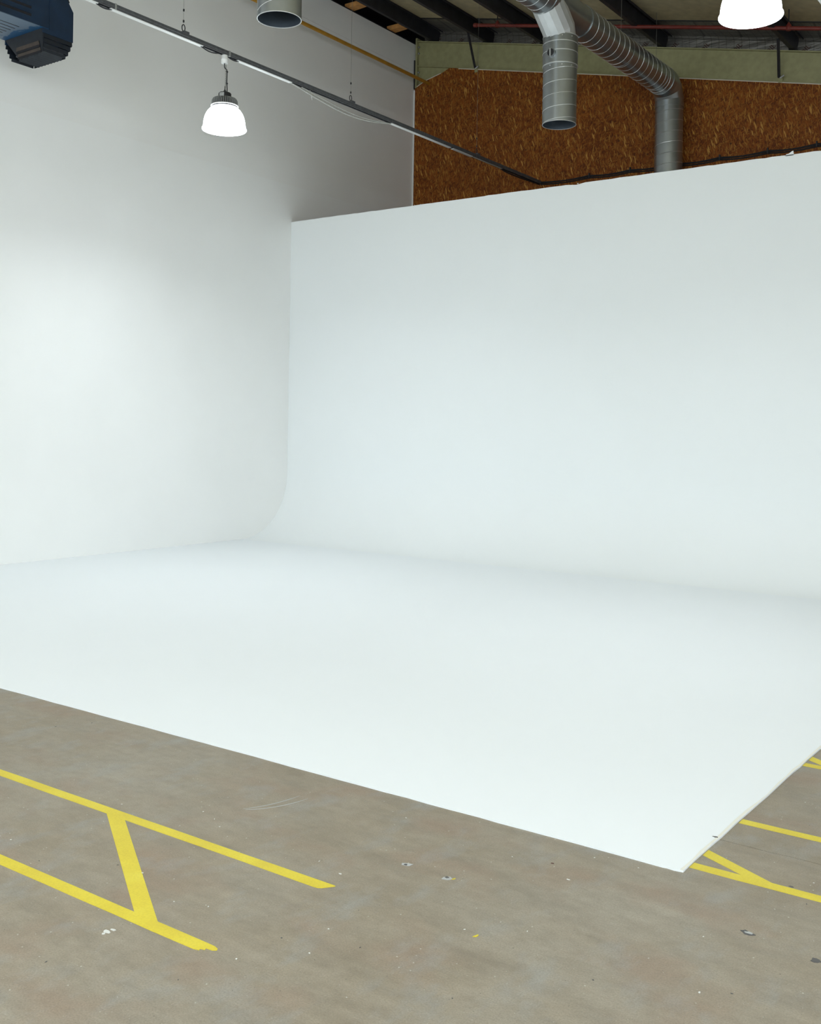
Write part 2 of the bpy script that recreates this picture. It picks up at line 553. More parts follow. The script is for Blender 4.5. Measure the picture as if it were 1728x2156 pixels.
# strand board end wall: carcass plus boards
wb = struct(finish('wall_back', MB().prism([(LW, OY + .03, 0), (XR, OY + .03, 0), (XR, OY + .03, beam_top(XR) - .47), (-9.6, OY + .03, beam_top(-9.6) - .47), (-9.9, OY + .03, 7.15), (LW, OY + .03, 7.1)], (0, .05, 0)), M['dark']), 'end wall lined with brown strand board')
cut = [hit(u, v, 1, OY) for u, v in [(876, 184), (891, 174), (893, 172), (911, 163), (928, 155), (946, 147.5)]]
bx = LW + .012
first = True
while bx < XR - .02:
    x1 = min(bx + 1.218, XR - .01)
    top = lambda x: beam_top(x) - .437
    if first:
        poly = [(bx, OY, .02), (x1, OY, .02), (x1, OY, top(x1)), (cut[-1].x, OY, top(cut[-1].x))]
        poly += [(p.x, OY, p.z) for p in cut[-2::-1]]
        poly[-1] = (bx, OY, cut[0].z - .02)
    else:
        poly = [(bx, OY, .02), (x1, OY, .02), (x1, OY, top(x1)), (bx, OY, top(bx))]
    finish('board', MB().prism(poly, (0, .018, 0)), M['osb'], wb)
    # pale sawn edge along the top
    sx0 = cut[-1].x + .18 if first else bx
    mbs = MB().prism([(sx0, OY - .004, top(sx0) - .012), (x1, OY - .004, top(x1) - .012), (x1, OY - .004, top(x1)), (sx0, OY - .004, top(sx0))], (0, .01, 0))
    finish('edge_strip', mbs, M['cream'], wb)
    if first:
        for a, b in ((cut[0], cut[1]), (cut[2], cut[4])):
            d = Vector((0, -.004, 0)); h = Vector((0, 0, .012))
            finish('edge_strip', MB().prism([a + d, b + d, b + d + h, a + d + h], (0, .01, 0)), M['cream'], wb)
    first = False
    bx = x1 + .002
finish('gable_light_seal', MB().box(LW - 4.2, XR + .1, OY + .31, OY + .36, 0, 9.2), M['dark'], wb)  # added dark sheet that stops light leaking in at the gable
trim = struct(finish('trim_1', MB().box(LW, LW + .022, OY - .014, OY + .01, 0, cut[0].z - .05), M['wall']), 'narrow white corner bead between side wall and strand board')

# ------------------------------------------------------------------ structure: roof
mb = MB().prism([(LW - .15, YF - .1, roof_z(LW - .15)), (XR + .1, YF - .1, roof_z(XR + .1)), (XR + .1, YF - .1, roof_z(XR + .1) + .1), (LW - .15, YF - .1, roof_z(LW - .15) + .1)], (0, OY + .5 - YF, 0))
ceil = struct(finish('ceiling', mb, M['ceiling']), 'beige lined underside of the sloping roof')
xa = LW - .15; za = roof_z(xa)
mb = MB().prism([(xa, YF - .1, za), (xa - 4, YF - .1, za - .9), (xa - 4, YF - .1, za - .8), (xa, YF - .1, za + .1)], (0, OY + .5 - YF, 0))
mb.box(xa - 4, xa - 3.95, YF, OY + .4, 5, za - .8).box(xa - 4, LW - .12, OY + .38, OY + .44, 5, za).box(xa - 4, LW - .12, YF, YF + .05, 5, za).box(xa - 4, LW - .12, YF, OY + .4, 5, 5.05)
finish('far_slope', mb, M['dark'], ceil)  # coloured near-black so the void over the wall top stays dark
GY = OY + .30      # gable line of the roof
n_roof = Vector((-SL, 0, 1)).normalized()
p_roof = Vector((0, 0, roof_z(0)))
y_foil = hitp(1450, 43, p_roof, n_roof).y
mb = MB()
xs = [LW + i * (XR - LW) / 40 for i in range(41)]
rows = [(y_foil, -.006), ((y_foil + GY) / 2, -.012), (GY - .05, -.02), (GY - .012, -.06), (GY - .005, -.40)]
vs = [(x, y, roof_z(x) + dz) for (y, dz) in rows for x in xs]
fs = []
for r in range(len(rows) - 1):
    for i in range(40):
        a = r * 41 + i
        fs.append((a, a + 1, a + 42, a + 41))
mb.add(vs, fs, True)
foil = finish('insulation_foil', mb, M['foil'])
tag(foil, 'creased silver insulation foil with printed diagonal words above the green beam', 'insulation')
finish('sheet_edge', MB().prism([(LW, y_foil - .012, roof_z(LW) - .014), (XR, y_foil - .012, roof_z(XR) - .014), (XR, y_foil - .012, roof_z(XR) - .002), (LW, y_foil - .012, roof_z(LW) - .002)], (0, .016, 0)), M['black'], foil)


def text_mesh(body, size, mat4, mat, name, parent):
    cu = bpy.data.curves.new('t', 'FONT'); cu.body = body; cu.size = size; cu.align_x = 'CENTER'; cu.align_y = 'CENTER'
    cu.resolution_u = 2
    ob = bpy.data.objects.new('t', cu); COL.objects.link(ob)
    bpy.context.view_layer.update()
    me = bpy.data.meshes.new_from_object(ob.evaluated_get(bpy.context.evaluated_depsgraph_get()))
    mb = MB()
    mb.add([mat4 @ v.co for v in me.vertices], [list(p.vertices) for p in me.polygons])
    bpy.data.objects.remove(ob); bpy.data.curves.remove(cu); bpy.data.meshes.remove(me)
    return finish(name, mb, mat, parent)


xt = LW + .25
k = 0
while xt < -1.5:
    zc = roof_z(xt) - .19
    rot = Matrix.Translation((xt, GY - .013, zc)) @ Matrix.Rotation(math.pi / 2, 4, 'X') @ Matrix.Rotation(.75, 4, 'Z')
    text_mesh('FOIL', .10, rot, M['ink'], 'printed_word', foil)
    xt += .47; k += 1

# ------------------------------------------------------------------ infinity cove
cv = thing('infinity_cove', 'white infinity cove curving from back wall down to floor deck', 'infinity cove', ((LW + RX) / 2, (CY + FY) / 2, 0))
DZ = .007
top_pts = []
x = LW + .001
while x < RX:
    top_pts.append((x, CY, CZ + random.uniform(-.003, .003) + (random.uniform(-.014, .006) if random.random() < .05 else 0)))
    x += random.uniform(.05, .16)
top_pts.append((RX, CY, CZ))
finish('back_panel', MB().prism([(LW + .001, CY, COVE_R)] + top_pts[:1] + top_pts[1:] + [(RX, CY, COVE_R)], (0, .02, 0)), M['cove'], cv)
vs, fs = [], []
N = 40
for i in range(N + 1):
    a = math.pi / 2 * i / N
    y = CY - COVE_R + COVE_R * math.sin(a); z = DZ + (COVE_R - DZ) * (1 - math.cos(a))
    vs += [(LW + .001, y, z), (RX, y, z)]
for i in range(N):
    fs.append((2 * i, 2 * i + 1, 2 * i + 3, 2 * i + 2))
mbc = MB().add(vs, fs, True)
# solid underside of the curve on its open end
endp = [(RX - .0005, CY - COVE_R + COVE_R * math.sin(math.pi / 2 * i / N), DZ + (COVE_R - DZ) * (1 - math.cos(math.pi / 2 * i / N))) for i in range(N + 1)]
mbc.add(endp + [(RX - .0005, CY, 0)], [list(range(N + 2))])
finish('cove_curve', mbc, M['cove'], cv)
ed = []
x = LW + .001
while x < RX - .02:
    ed.append((x, FY + random.uniform(-.003, .003), DZ)); x += random.uniform(.05, .2)
ed += [(RX - .06, FY + .001, DZ), (RX - .03, FY - .002, DZ)]
y = FY + .004
while y < CY - COVE_R - .05:
    ed.append((RX + random.uniform(-.0025, .0025), y, DZ)); y += random.uniform(.06, .2)
ed += [(RX, CY - COVE_R, DZ), (LW + .001, CY - COVE_R, DZ)]
finish('floor_deck', MB().prism(ed, (0, 0, -DZ)), M['deck'], cv)
mb = MB()
poly = [(p[0] - .002, p[1], DZ + .0008) for p in ed if p[0] > RX - .01 and p[1] < 8]
finish('worn_edge', MB().prism(poly + [(q[0] - .008 + random.uniform(-.006, .006), q[1], q[2]) for q in poly[::-1]], (0, 0, -.001)), M['edge'], cv)
blob(1506, 1766, .010, .006, mat='fleck_d', name='dent', parent=cv, zb=DZ, z=.001)
g = hit(1665, 322, 1, CY)
finish('paint_flake', MB().prism([(g.x - .06, CY, CZ - .01), (g.x + .03, CY, CZ - .01), (g.x + .022, CY + .002, CZ + .038), (g.x + .008, CY, CZ + .034), (g.x - .025, CY, CZ + .012), (g.x - .05, CY, CZ + .010)], (0, .006, 0)), M['cove'], cv)
for u_ in (640, 690, 872, 884, 1215):
    g = hit(u_, 430, 1, CY)
    finish('paint_flake', MB().prism([(g.x - .009, CY, CZ - .006), (g.x + .010, CY, CZ - .006), (g.x + .004, CY, CZ + .007)], (0, .008, 0)), M['cove'], cv)

# ------------------------------------------------------------------ painted floor markings
LWD = .052


def line_poly(x0, x1, yc, wd=LWD, cap0='flat', cap1='flat'):
    pts = []
    n = 24
    for i in range(n + 1):
        pts.append((x0 + (x1 - x0) * i / n, yc - wd / 2 + random.uniform(-.0012, .0012)))
    if cap1 == 'round':
        for q in ((.014, -.47), (.026, -.34), (.036, -.08), (.047, .22), (.055, .42), (.052, .50)): pts.append((x1 + q[0], yc + wd * q[1]))
    elif cap1 == 'ragged':
        for q in ((.004, -.46), (.020, -.38), (.016, -.22), (.032, -.16), (.028, .02), (.052, .06), (.064, .22), (.058, .40), (.04, .50)): pts.append((x1 + q[0], yc + wd * q[1]))
    for i in range(n, -1, -1):
        pts.append((x0 + (x1 - x0) * i / n, yc + wd / 2 + random.uniform(-.0012, .0012)))
    if cap1 != 'flat':   # keep only the side points left of the shaped end
        pts = [p for p in pts]
    return pts


def stripe(parent, pts, z=.0012):
    return finish('stripe', MB().prism([(p[0], p[1], z) for p in pts], (0, 0, -z - .001)), M['yellow'], parent)


def diag_pts(a, b, wd):
    a, b = Vector(a), Vector(b)
    d = (b - a).normalized(); n = Vector((-d.y, d.x)) * wd / 2
    return a, b, n, d


def diagonal(a, b, wd, y_lo, y_hi):
    """band between two horizontal lines, cut flush with them"""
    a, b, n, d = diag_pts(a, b, wd)
    res = []
    for sgn, yy in ((1, y_lo), (1, y_hi), (-1, y_hi), (-1, y_lo)):
        p = a + n * sgn
        t = (yy - p.y) / d.y
        q = p + d * t
        res.append((q.x, q.y))
    return res


mk = thing('floor_marking', 'two yellow painted floor lines joined by a slanted bar, left foreground', 'floor marking', (-3.2, 2.53, 0))
Y1, Y2 = 2.807, 2.254
stripe(mk, line_poly(-7.0, -2.378, Y1, cap1='round'))
stripe(mk, line_poly(-7.0, -2.385, Y2, cap1='ragged'))
pa, pb = hit(240, 1708, 2, 0), hit(307, 1930, 2, 0)
stripe(mk, diagonal((pa.x, pa.y), (pb.x, pb.y), .062, Y2 + LWD / 2, Y1 - LWD / 2), .0011)

mk = thing('floor_marking', 'yellow painted line with a forked slanted bar at the cove corner', 'floor marking', (-1.0, 3.78, 0))
Y3, Y4 = 3.776, 4.328
stripe(mk, line_poly(RX + .003, 2.5, Y3))
pa, pb = hit(1500, 1803, 2, 0), hit(1575, 1842, 2, 0)
aa, bb, nn, dd = diag_pts((pa.x, pa.y), (pb.x, pb.y), .055)
dg = diagonal((pa.x, pa.y), (pb.x, pb.y), .050, Y3 + LWD / 2, Y3 + .20)
# cut against the cove edge
def at_x(p, d, x): t = (x - p.x) / d.x; return (x, (p + d * t).y)
lo, hi = sorted([at_x(aa + nn, dd, RX + .003), at_x(aa - nn, dd, RX + .003)], key=lambda q: q[1])
xs_ = sorted([dg[0], dg[3]])
stripe(mk, [xs_[0], xs_[1], hi, lo], .0011)

mk = thing('floor_marking', 'single yellow painted line right of the cove, beyond the floor crack', 'floor marking', (-.9, Y4, 0))
stripe(mk, line_poly(RX + .003, 2.5, Y4))

mk = thing('floor_marking', 'farthest yellow painted lines meeting the cove edge at the right', 'floor marking', (-1.2, 5.3, 0))
Y5 = 5.262
stripe(mk, line_poly(RX + .003, 2.5, Y5))
pa, pb = hit(1706, 1597, 2, 0), hit(1727, 1606, 2, 0)
aa = Vector((pa.x, pa.y)); dd = (Vector((pb.x, pb.y)) - aa).normalized(); nn = Vector((-dd.y, dd.x)) * .027
lo, hi = sorted([at_x(aa + nn, dd, RX + .003), at_x(aa - nn, dd, RX + .003)], key=lambda q: q[1])
yy = Y5 + LWD / 2
e1 = [((aa + s * nn) + dd * ((yy - (aa + s * nn).y) / dd.y)) for s in (1, -1)]
e1 = sorted([(q.x, q.y) for q in e1])
stripe(mk, [e1[0], e1[1], hi, lo], .0011)

# ------------------------------------------------------------------ green gable beam
bm = thing('steel_beam', 'sage green sloping steel roof beam above the strand board', 'beam', (-7, OY + .1, beam_top(-7) - .43))
BD = .432
x0, x1 = -10.395, XR - .02
BY0, BY1 = OY + .002, OY + .17


def slope_bar(x0, x1, y0, y1, d0, d1):
    return MB().prism([(x0, y0, beam_top(x0) - d1), (x1, y0, beam_top(x1) - d1), (x1, y0, beam_top(x1) - d0), (x0, y0, beam_top(x0) - d0)], (0, y1 - y0, 0))


finish('top_flange', slope_bar(x0, x1, BY0, BY1, 0, .016), M['green'], bm)
finish('web', slope_bar(x0, x1, BY0 + .045, BY0 + .057, .016, BD - .016), M['green'], bm)
finish('bottom_flange', slope_bar(x0, x1, BY0, BY1, BD - .016, BD), M['green'], bm)
zt = lambda x: beam_top(x) - BD
finish('haunch', MB().prism([(x0, BY0 + .05, zt(x0)), (x0, BY0 + .05, zt(x0) - .80), (-8.6, BY0 + .05, zt(-8.6) - .02), (-8.6, BY0 + .05, zt(-8.6))], (0, .012, 0)), M['green'], bm)
ep = finish('end_plate', MB().box(-10.428, -10.397, BY0 - .01, BY1, 7.37, 8.215), M['green'], bm)
for (u, v) in ((881, 100), (881, 113), (880, 153), (880, 169)):
    z = hit(u, v, 1, BY0 + .03).z
    mb = MB().tube([(-10.398, BY0 + .028, z), (-10.372, BY0 + .028, z)], .016, 6, smooth=False)
    finish('bolt', mb, M['finedge'], ep)
finish('packer', MB().box(LW + .001, -10.430, BY0 - .022, BY0 + .03, cut[0].z - .03, cut[0].z + .46), M['black'], bm)

# fly braces: from purlin down to the beam's bottom flange
for (u0, v0, u1, v1, lab) in ((985, 68, 1000, 143, 'dark slanted fly brace on the green beam beside the red pipe end'), (1638, 82, 1639.5, 163, 'dark upright fly brace on the green beam below right pendant lamp')):
    b = hit(u1, v1, 1, BY0 - .005)
    a = hit(u0, v0, 2, pur_bot(-9.05 if u0 < 1200 else -4.17) + .03)
    o = thing('fly_brace', lab, 'brace', b)
    finish('strut', MB().tube([a, b], .020, 4, smooth=False), M['purlin'], o)
    finish('cleat', MB().box(b.x - .006, b.x + .05, BY0 - .012, BY0 + .03, b.z - .075, b.z + .01), M['green'], o)
    finish('bolt', MB().tube([(b.x + .02, BY0 - .03, b.z - .02), (b.x + .075, BY0 - .03, b.z + .01)], .012, 6, smooth=False), M['finedge'], o)

# ------------------------------------------------------------------ purlins
PUR = [(-10.132, 'dark steel roof purlin closest to the white side wall'),
       (-9.05, 'second dark steel roof purlin from the white side wall'),
       (-8.0, 'third dark steel roof purlin from the side wall, left of hanging duct'),
       (-6.054, 'dark steel roof purlin right of the elbowed duct run'),
       (-4.17, 'dark steel roof purlin behind the right pendant lamp')]
for (px, lab) in PUR:
    zb = pur_bot(px); y0, y1 = YF + .02, GY - .02
    o = thing('roof_purlin', lab, 'purlin', (px, (y0 + y1) / 2, zb), 'steel roof purlins')
    wv, t, H = .075, .006, .235
    sec = [(-wv / 2, 0), (wv / 2, 0), (wv / 2, .03), (wv / 2 - t, .03), (wv / 2 - t, t), (-wv / 2 + t, t), (-wv / 2 + t, H - t), (wv / 2 - t, H - t), (wv / 2 - t, H - .03), (wv / 2, H - .03), (wv / 2, H), (-wv / 2, H)]
    ca, sa = math.cos(math.atan(SL)), math.sin(math.atan(SL))
    poly = [(px + a * ca - b * sa, y0, zb + a * sa + b * ca + .004) for a, b in sec]
    finish('channel', MB().prism(poly, (0, y1 - y0, 0)), M['purlin'], o)
    finish('cleat', MB().box(px - .052, px - .040, BY0 + .02, BY1 - .01, beam_top(px - .05) + .002, zb + .16), M['purlin'], o)

# timber noggins between wall top and first purlin
for (u, v, lab) in ((842, 57, 'short orange timber block on the wall top nearer the green beam'), (758, 9, 'short orange timber block on the wall top at the frame top')):
    p = hit(u, v, 2, 8.20)
    o = finish('timber_block', MB().prism([(LW - .10, p.y - .07, 8.152), (-10.175, p.y - .07, 8.172), (-10.175, p.y - .07, 8.235), (LW - .10, p.y - .07, 8.235)], (0, .14, 0)), M['timber'], None, (LW, p.y, 8.17))
    tag(o, lab, 'timber', 'timber blocks on the wall top')

# ------------------------------------------------------------------ pipes
o = finish('gas_pipe', MB().tube([(-10.15, YF + .05, 7.385), (-10.15, 5, 7.385), (-10.15, OY + .0, 7.40)], .028, 14), M['gas'], None, (-10.15, 5, 7.36))
tag(o, 'thin ochre yellow pipe running along the top of the white wall', 'pipe')

rp = thing('sprinkler_pipe', 'dark red sprinkler pipe under the roof purlins', 'pipe', (-6, 13.6, 7.2))


def red_z(x): return 7.783 - .2185 * (x + 8.639)


finish('pipe', MB().tube([(-8.66, 13.6, red_z(-8.66)), (XR - .05, 13.6, red_z(XR - .05))], .026, 12), M['red'], rp)
finish('end_cap', MB().tube([(-8.70, 13.6, red_z(-8.70)), (-8.64, 13.6, red_z(-8.64))], .032, 12), M['red'], rp)
finish('sprinkler_head', MB().tube([(-8.60, 13.6, red_z(-8.6) + .02), (-8.60, 13.6, red_z(-8.6) + .10)], .014, 8), M['black'], rp)
for u in (1047, 1660):
    hx = None
    a = (u - 864) / FPX
    lo_, hi_ = -10, 2
    for _ in range(40):
        mid = (lo_ + hi_) / 2
        if pu((mid, 13.6, red_z(mid))) < u: lo_ = mid
        else: hi_ = mid
    hx = lo_
    hz = red_z(hx)
    h = finish('pipe_hanger', MB().lathe([(.001, -.028), (.033, -.028), (.037, .0), (.033, .035), (.020, .055), (.010, .075), (.001, .075)], (hx, 13.6, hz), 12), M['red'], rp)
    finish('rod', MB().tube([(hx, 13.6, hz + .06), (hx, 13.6, roof_z(hx))], .007, 6), M['black'], h)

# ------------------------------------------------------------------ ducts
DR = .197
DXM = -5.8


def duct_tube(p0, p1, r=DR, n=40, thick=.004):
    """open spiral duct section with wall thickness"""
    p0, p1 = Vector(p0), Vector(p1)
    mb = MB().tube([p0, p1], r, n, cap=False)
    inner = MB().tube([p1, p0], r - thick, n, cap=False)
    mb.add(inner.v, inner.f, True)
    o1, o2 = 0, 2 * n
    return mb


def ring_edge(p, d, r, n=40, thick=.004):
    p = Vector(p); d = Vector(d)
    return MB().tube([p - d * .002, p + d * .002], r + .001, n)


def helix(p0, p1, r, pitch=.15, phase=0.0, rr=.0030):
    p0, p1 = Vector(p0), Vector(p1)
    t = (p1 - p0).normalized(); L = (p1 - p0).length
    a = Vector((0, 0, 1)) if abs(t.z) < .9 else Vector((1, 0, 0))
    nx = t.cross(a).normalized(); ny = t.cross(nx)
    pts = []
    n = int(L / pitch * 28)
    for i in range(n + 1):
        s = i / n; ang = phase + 2 * math.pi * L * s / pitch
        pts.append(p0 + t * (L * s) + (nx * math.cos(ang) + ny * math.sin(ang)) * (r + .0005))
    return MB().tube(pts, rr, 5)


def collar(p0, p1, r): return MB().tube([p0, p1], r, 40, cap=True)


def spiral(parent, p0, p1, phase=0.0, pitch=.15):
    d = finish('duct_tube', duct_tube(p0, p1), M['galv'], parent)
    finish('spiral_seam', helix(p0, p1, DR, pitch, phase), M['seam'], d)
    return d


MZ = 6.525
dm = thing('ventilation_duct', 'spiral galvanised duct run with a damper drop pipe and an elbow behind the cove', 'duct', (DXM, 12, MZ))
yA = hit(1150, 36, 0, DXM).y - .02
yB = 11.42
YV = 14.245
spiral(dm, (DXM, 4.5, MZ), (DXM, yA, MZ))
finish('collar', collar((DXM, yA - .07, MZ), (DXM, yA + .01, MZ), DR + .007), M['galv'], dm)
finish('branch_body', MB().tube([(DXM, yA, MZ), (DXM, yB, MZ)], DR - .004, 40), M['galv'], dm)
finish('collar', collar((DXM, yB - .03, MZ), (DXM, yB + .05, MZ), DR + .006), M['galv'], dm)
EL = .26
spiral(dm, (DXM, yB, MZ), (DXM, YV - EL, MZ), 1.0)
# four-piece elbow
pts = []
for i, a in enumerate((0, 15, 45, 75, 90)):
    a = math.radians(a)
    k = 1 / math.cos(math.radians(15)) if 0 < i < 4 else 1
    pts.append((DXM, YV - EL + EL * k * math.sin(a), MZ - EL + EL * k * math.cos(a)))
def gore(p0, p1, b0, b1, r, n=40):
    """straight tube from p0 to p1 whose ends lie in planes with normals b0, b1"""
    p0, p1 = Vector(p0), Vector(p1); t = (p1 - p0).normalized()
    nx = t.cross(Vector((1, 0, 0))).normalized(); ny = t.cross(nx)
    vs, fs = [], []
    for p, b in ((p0, Vector(b0)), (p1, Vector(b1))):
        for j in range(n):
            q = p + nx * (r * math.cos(2 * math.pi * j / n)) + ny * (r * math.sin(2 * math.pi * j / n))
            vs.append(q + t * (b.dot(p - q) / b.dot(t)))
    for j in range(n):
        k = (j + 1) % n
        fs.append((j, k, n + k, n + j))
    return MB().add(vs, fs, True)


el = finish('elbow', gore(pts[0], pts[1], (0, 1, 0), (0, math.cos(.2618), -math.sin(.2618)), DR + .004), M['galv'], dm)
dirs = [math.radians(a) for a in (0, 15, 45, 75, 90)]
for i in (1, 2, 3):
    finish('elbow_gore', gore(pts[i], pts[i + 1], (0, math.cos(dirs[i]), -math.sin(dirs[i])), (0, math.cos(dirs[i + 1]), -math.sin(dirs[i + 1])), DR + .004), M['galv'], el)
finish('elbow_band', MB().tube([(DXM, YV - EL - .06, MZ), (DXM, YV - EL + .01, MZ)], DR + .007, 40), M['galv'], dm)
finish('elbow_band', MB().tube([(DXM, YV, MZ - EL + .01), (DXM, YV, MZ - EL - .06)], DR + .007, 40), M['galv'], dm)
spiral(dm, (DXM, YV, MZ - EL), (DXM, YV, .02), .5)
for (wy) in (13.75, 12.6):
    hb = finish('hanger_band', MB().tube([(DXM, wy - .012, MZ), (DXM, wy + .012, MZ)], DR + .003, 40), M['galv'], dm)
    finish('wire', MB().tube([(DXM, wy, MZ + DR), (DXM, wy, roof_z(DXM))], .0025, 5), M['wire'], hb)

# branch and drop
yD = 10.94
zT, zBot = 6.175, 5.165
dd_ = dm
finish('branch_neck', MB().tube([(DXM, yD - .36, MZ - .02), (DXM, yD - .06, zT + .10), (DXM, yD, zT - .01)], DR - .003, 16, smooth=False, r_list=[DR - .003, DR - .003, DR - .016]), M['galv_b'], dd_)
finish('gusset', MB().prism([(DXM + .05, yD + .19, zT), (DXM + .05, yD - .1, zT + .02), (DXM + .05, yD - .1, MZ), (DXM + .05, yD + .30, MZ)], (-.1, 0, 0)), M['galv'], dd_)
zc2 = 5.84
dc = finish('damper_collar', duct_tube((DXM, yD, zc2), (DXM, yD, zT), DR + .006), M['galv'], dd_)
for z in (zT, zT - .085, zT - .19, zc2):
    finish('rib', MB().tube([(DXM, yD, z - .004), (DXM, yD, z + .004)], DR + .010, 40), M['seam'], dc)
spiral(dd_, (DXM, yD, zBot), (DXM, yD, zc2), 2.2, .145)
finish('rim', MB().lathe([(DR - .005, 0), (DR + .002, 0), (DR + .002, .006), (DR - .005, .006), (DR - .005, 0)], (DXM, yD, zBot), 40), M['seam'], dd_)
finish('duct_inner_shade', MB().tube([(DXM, yD, zBot + .004), (DXM, yD, zT)], DR - .006, 40, cap=False), M['galv_in'], dd_)
tc = Vector((CAM.x - DXM, CAM.y - yD, 0)).normalized()
ang = math.atan2(tc.y, tc.x) - math.asin(.48)
kd = Vector((math.cos(ang), math.sin(ang), 0))
kz = hit(1160, 111, 0, DXM).z + .005
kc = Vector((DXM, yD, kz)) + kd * (DR + .004)
kn = finish('damper_knob', MB().tube([kc - kd * .02, kc + kd * .03], .050, 24), M['galv'], dd_)
finish('dial', MB().tube([kc + kd * .029, kc + kd * .033], .042, 24), M['black'], kn)
tn = Vector((-kd.y, kd.x, 0))
c0 = kc + kd * .033
finish('handle', MB().prism([c0 - tn * .006 + U_ * -.042, c0 + tn * .006 + U_ * -.042, c0 + tn * .006 + U_ * .042, c0 - tn * .006 + U_ * .042], kd * .012), M['seam'], kn)
for a_ in (-.6, .1, .7):
    for z in (zT - .03, zc2 - .03):
        q = Vector((math.cos(ang + .5 + a_), math.sin(ang + .5 + a_), 0))
        s0 = Vector((DXM, yD, z)) + q * (DR + .004)
        finish('screw', MB().tube([s0, s0 + q * .006], .006, 6), M['seam'], dc)

lx, ly, lz = -6.226, 6.632, 5.085
LR = .190
ld = thing('drop_duct', 'short open ended grey duct stub at the frame top against the white wall', 'duct', (lx, ly, lz))
dt = finish('duct_tube', duct_tube((lx, ly, lz), (lx, ly, 6.15), LR), M['galv'], ld)
finish('spiral_seam', helix((lx, ly, lz + .05), (lx, ly, 6.1), LR, .30, 2.6), M['seam'], dt)
finish('duct_inner_shade', MB().tube([(lx, ly, lz + .004), (lx, ly, 6.15)], LR - .006, 40, cap=False), M['galv_in'], ld)
finish('rim', MB().lathe([(LR - .005, 0), (LR + .002, 0), (LR + .002, .005), (LR - .005, .005), (LR - .005, 0)], (lx, ly, lz), 40), M['seam'], ld)
finish('branch_neck', MB().tube([(lx, ly, 6.13), (lx, ly, 6.20), (DXM - .31, ly, MZ - .17)], LR * .9, 24), M['galv_b'], ld)

# ------------------------------------------------------------------ suspended lighting rails
RAILX, RZ0, RZ1 = -7.993, 5.440, 5.490
HOOKS = [7.135, 9.777, 12.614, 4.45, 1.75]


def rail_y(u, x=RAILX, z=RZ0):
    lo, hi = 3.0, 14.6
    for _ in range(50):
        mid = (lo + hi) / 2
        if pu((x, mid, z)) < u: lo = mid
        else: hi = mid
    return lo


def make_rail(x, label, covers, hooks, y0=-5.5):
    o = thing('lighting_rail', label, 'lighting rail', (x, 7, RZ0), 'suspended lighting rails')
    w2 = .025; t = .004
    sec = [(-w2, 0), (-w2 + .010, 0), (-w2 + .010, t), (-w2 + t, t), (-w2 + t, RZ1 - RZ0 - t), (w2 - t, RZ1 - RZ0 - t), (w2 - t, t), (w2 - .010, t), (w2 - .010, 0), (w2, 0), (w2, .02), (w2 + .002, .022), (w2 + .002, .028), (w2, .03), (w2, RZ1 - RZ0), (-w2, RZ1 - RZ0)]
    finish('channel', MB().prism([(x + a, y0, RZ0 + b) for a, b in sec], (0, OY - .005 - y0, 0)), M['rail'], o)
    for (a, b) in covers:
        finish('cover_strip', MB().box(x - .023, x + .023, a, b, RZ0 - .007, RZ0 - .0005), M['white'], o)
    for hy in hooks:
        c = finish('hanger_clip', MB().box(x - .02, x + .028, hy - .01, hy + .055, RZ1, RZ1 + .022), M['rail'], o)
        pts = [(x, hy + .02 * math.sin(a), RZ1 + .055 + .032 * -math.cos(a)) for a in [2 * math.pi * i / 14 for i in range(15)]]
        finish('hook', MB().tube(pts, .005, 6), M['black'], c)
        px = min(PUR, key=lambda p: abs(p[0] - x))[0]
        ztop = pur_bot(px) + .004 if abs(px - x) < .05 else roof_z(x)
        finish('suspension_wire', MB().tube([(x, hy, RZ1 + .085), (x, hy, ztop)], .0016, 5), M['wire'], c)
        for dz in (.11, .22):
            finish('crimp', MB().tube([(x, hy, RZ1 + dz), (x, hy, RZ1 + dz + .022)], .009, 6), M['black'], c)
    return o


cov = [(-5.4, .60), (1.0, rail_y(206) - .01), (rail_y(231), rail_y(425)), (rail_y(498), rail_y(612)), (rail_y(822), rail_y(947)), (rail_y(952), rail_y(993)), ]
r1 = make_rail(RAILX, 'dark zinc lighting rail crossing in front of the white wall to strand board', cov, HOOKS)
finish('cover_strip', MB().box(RAILX - .010, RAILX + .014, rail_y(996), rail_y(1056), RZ0 - .004, RZ0 - .0005), M['cream'], r1)
# joint coupler near the pendant and wiring in the open gaps
yj = rail_y(480)
finish('coupler', MB().box(RAILX - .028, RAILX + .029, yj - .012, yj + .012, RZ0 - .002, RZ1 + .004), M['finedge'], r1)
finish('coupler', MB().box(RAILX - .028, RAILX + .029, rail_y(240) - .01, rail_y(240) + .01, RZ0 - .002, RZ1 + .004), M['finedge'], r1)


def sag(y0, y1, dz, x=RAILX, z=RZ0 - .004, n=14, skew=.5, wob=0.0):
    pts = []
    for i in range(n + 1):
        t = i / n
        s = math.sin(math.pi * t ** (math.log(.5) / math.log(skew)))
        pts.append((x + wob * math.sin(3 * t), y0 + (y1 - y0) * t, z - dz * s))
    return pts


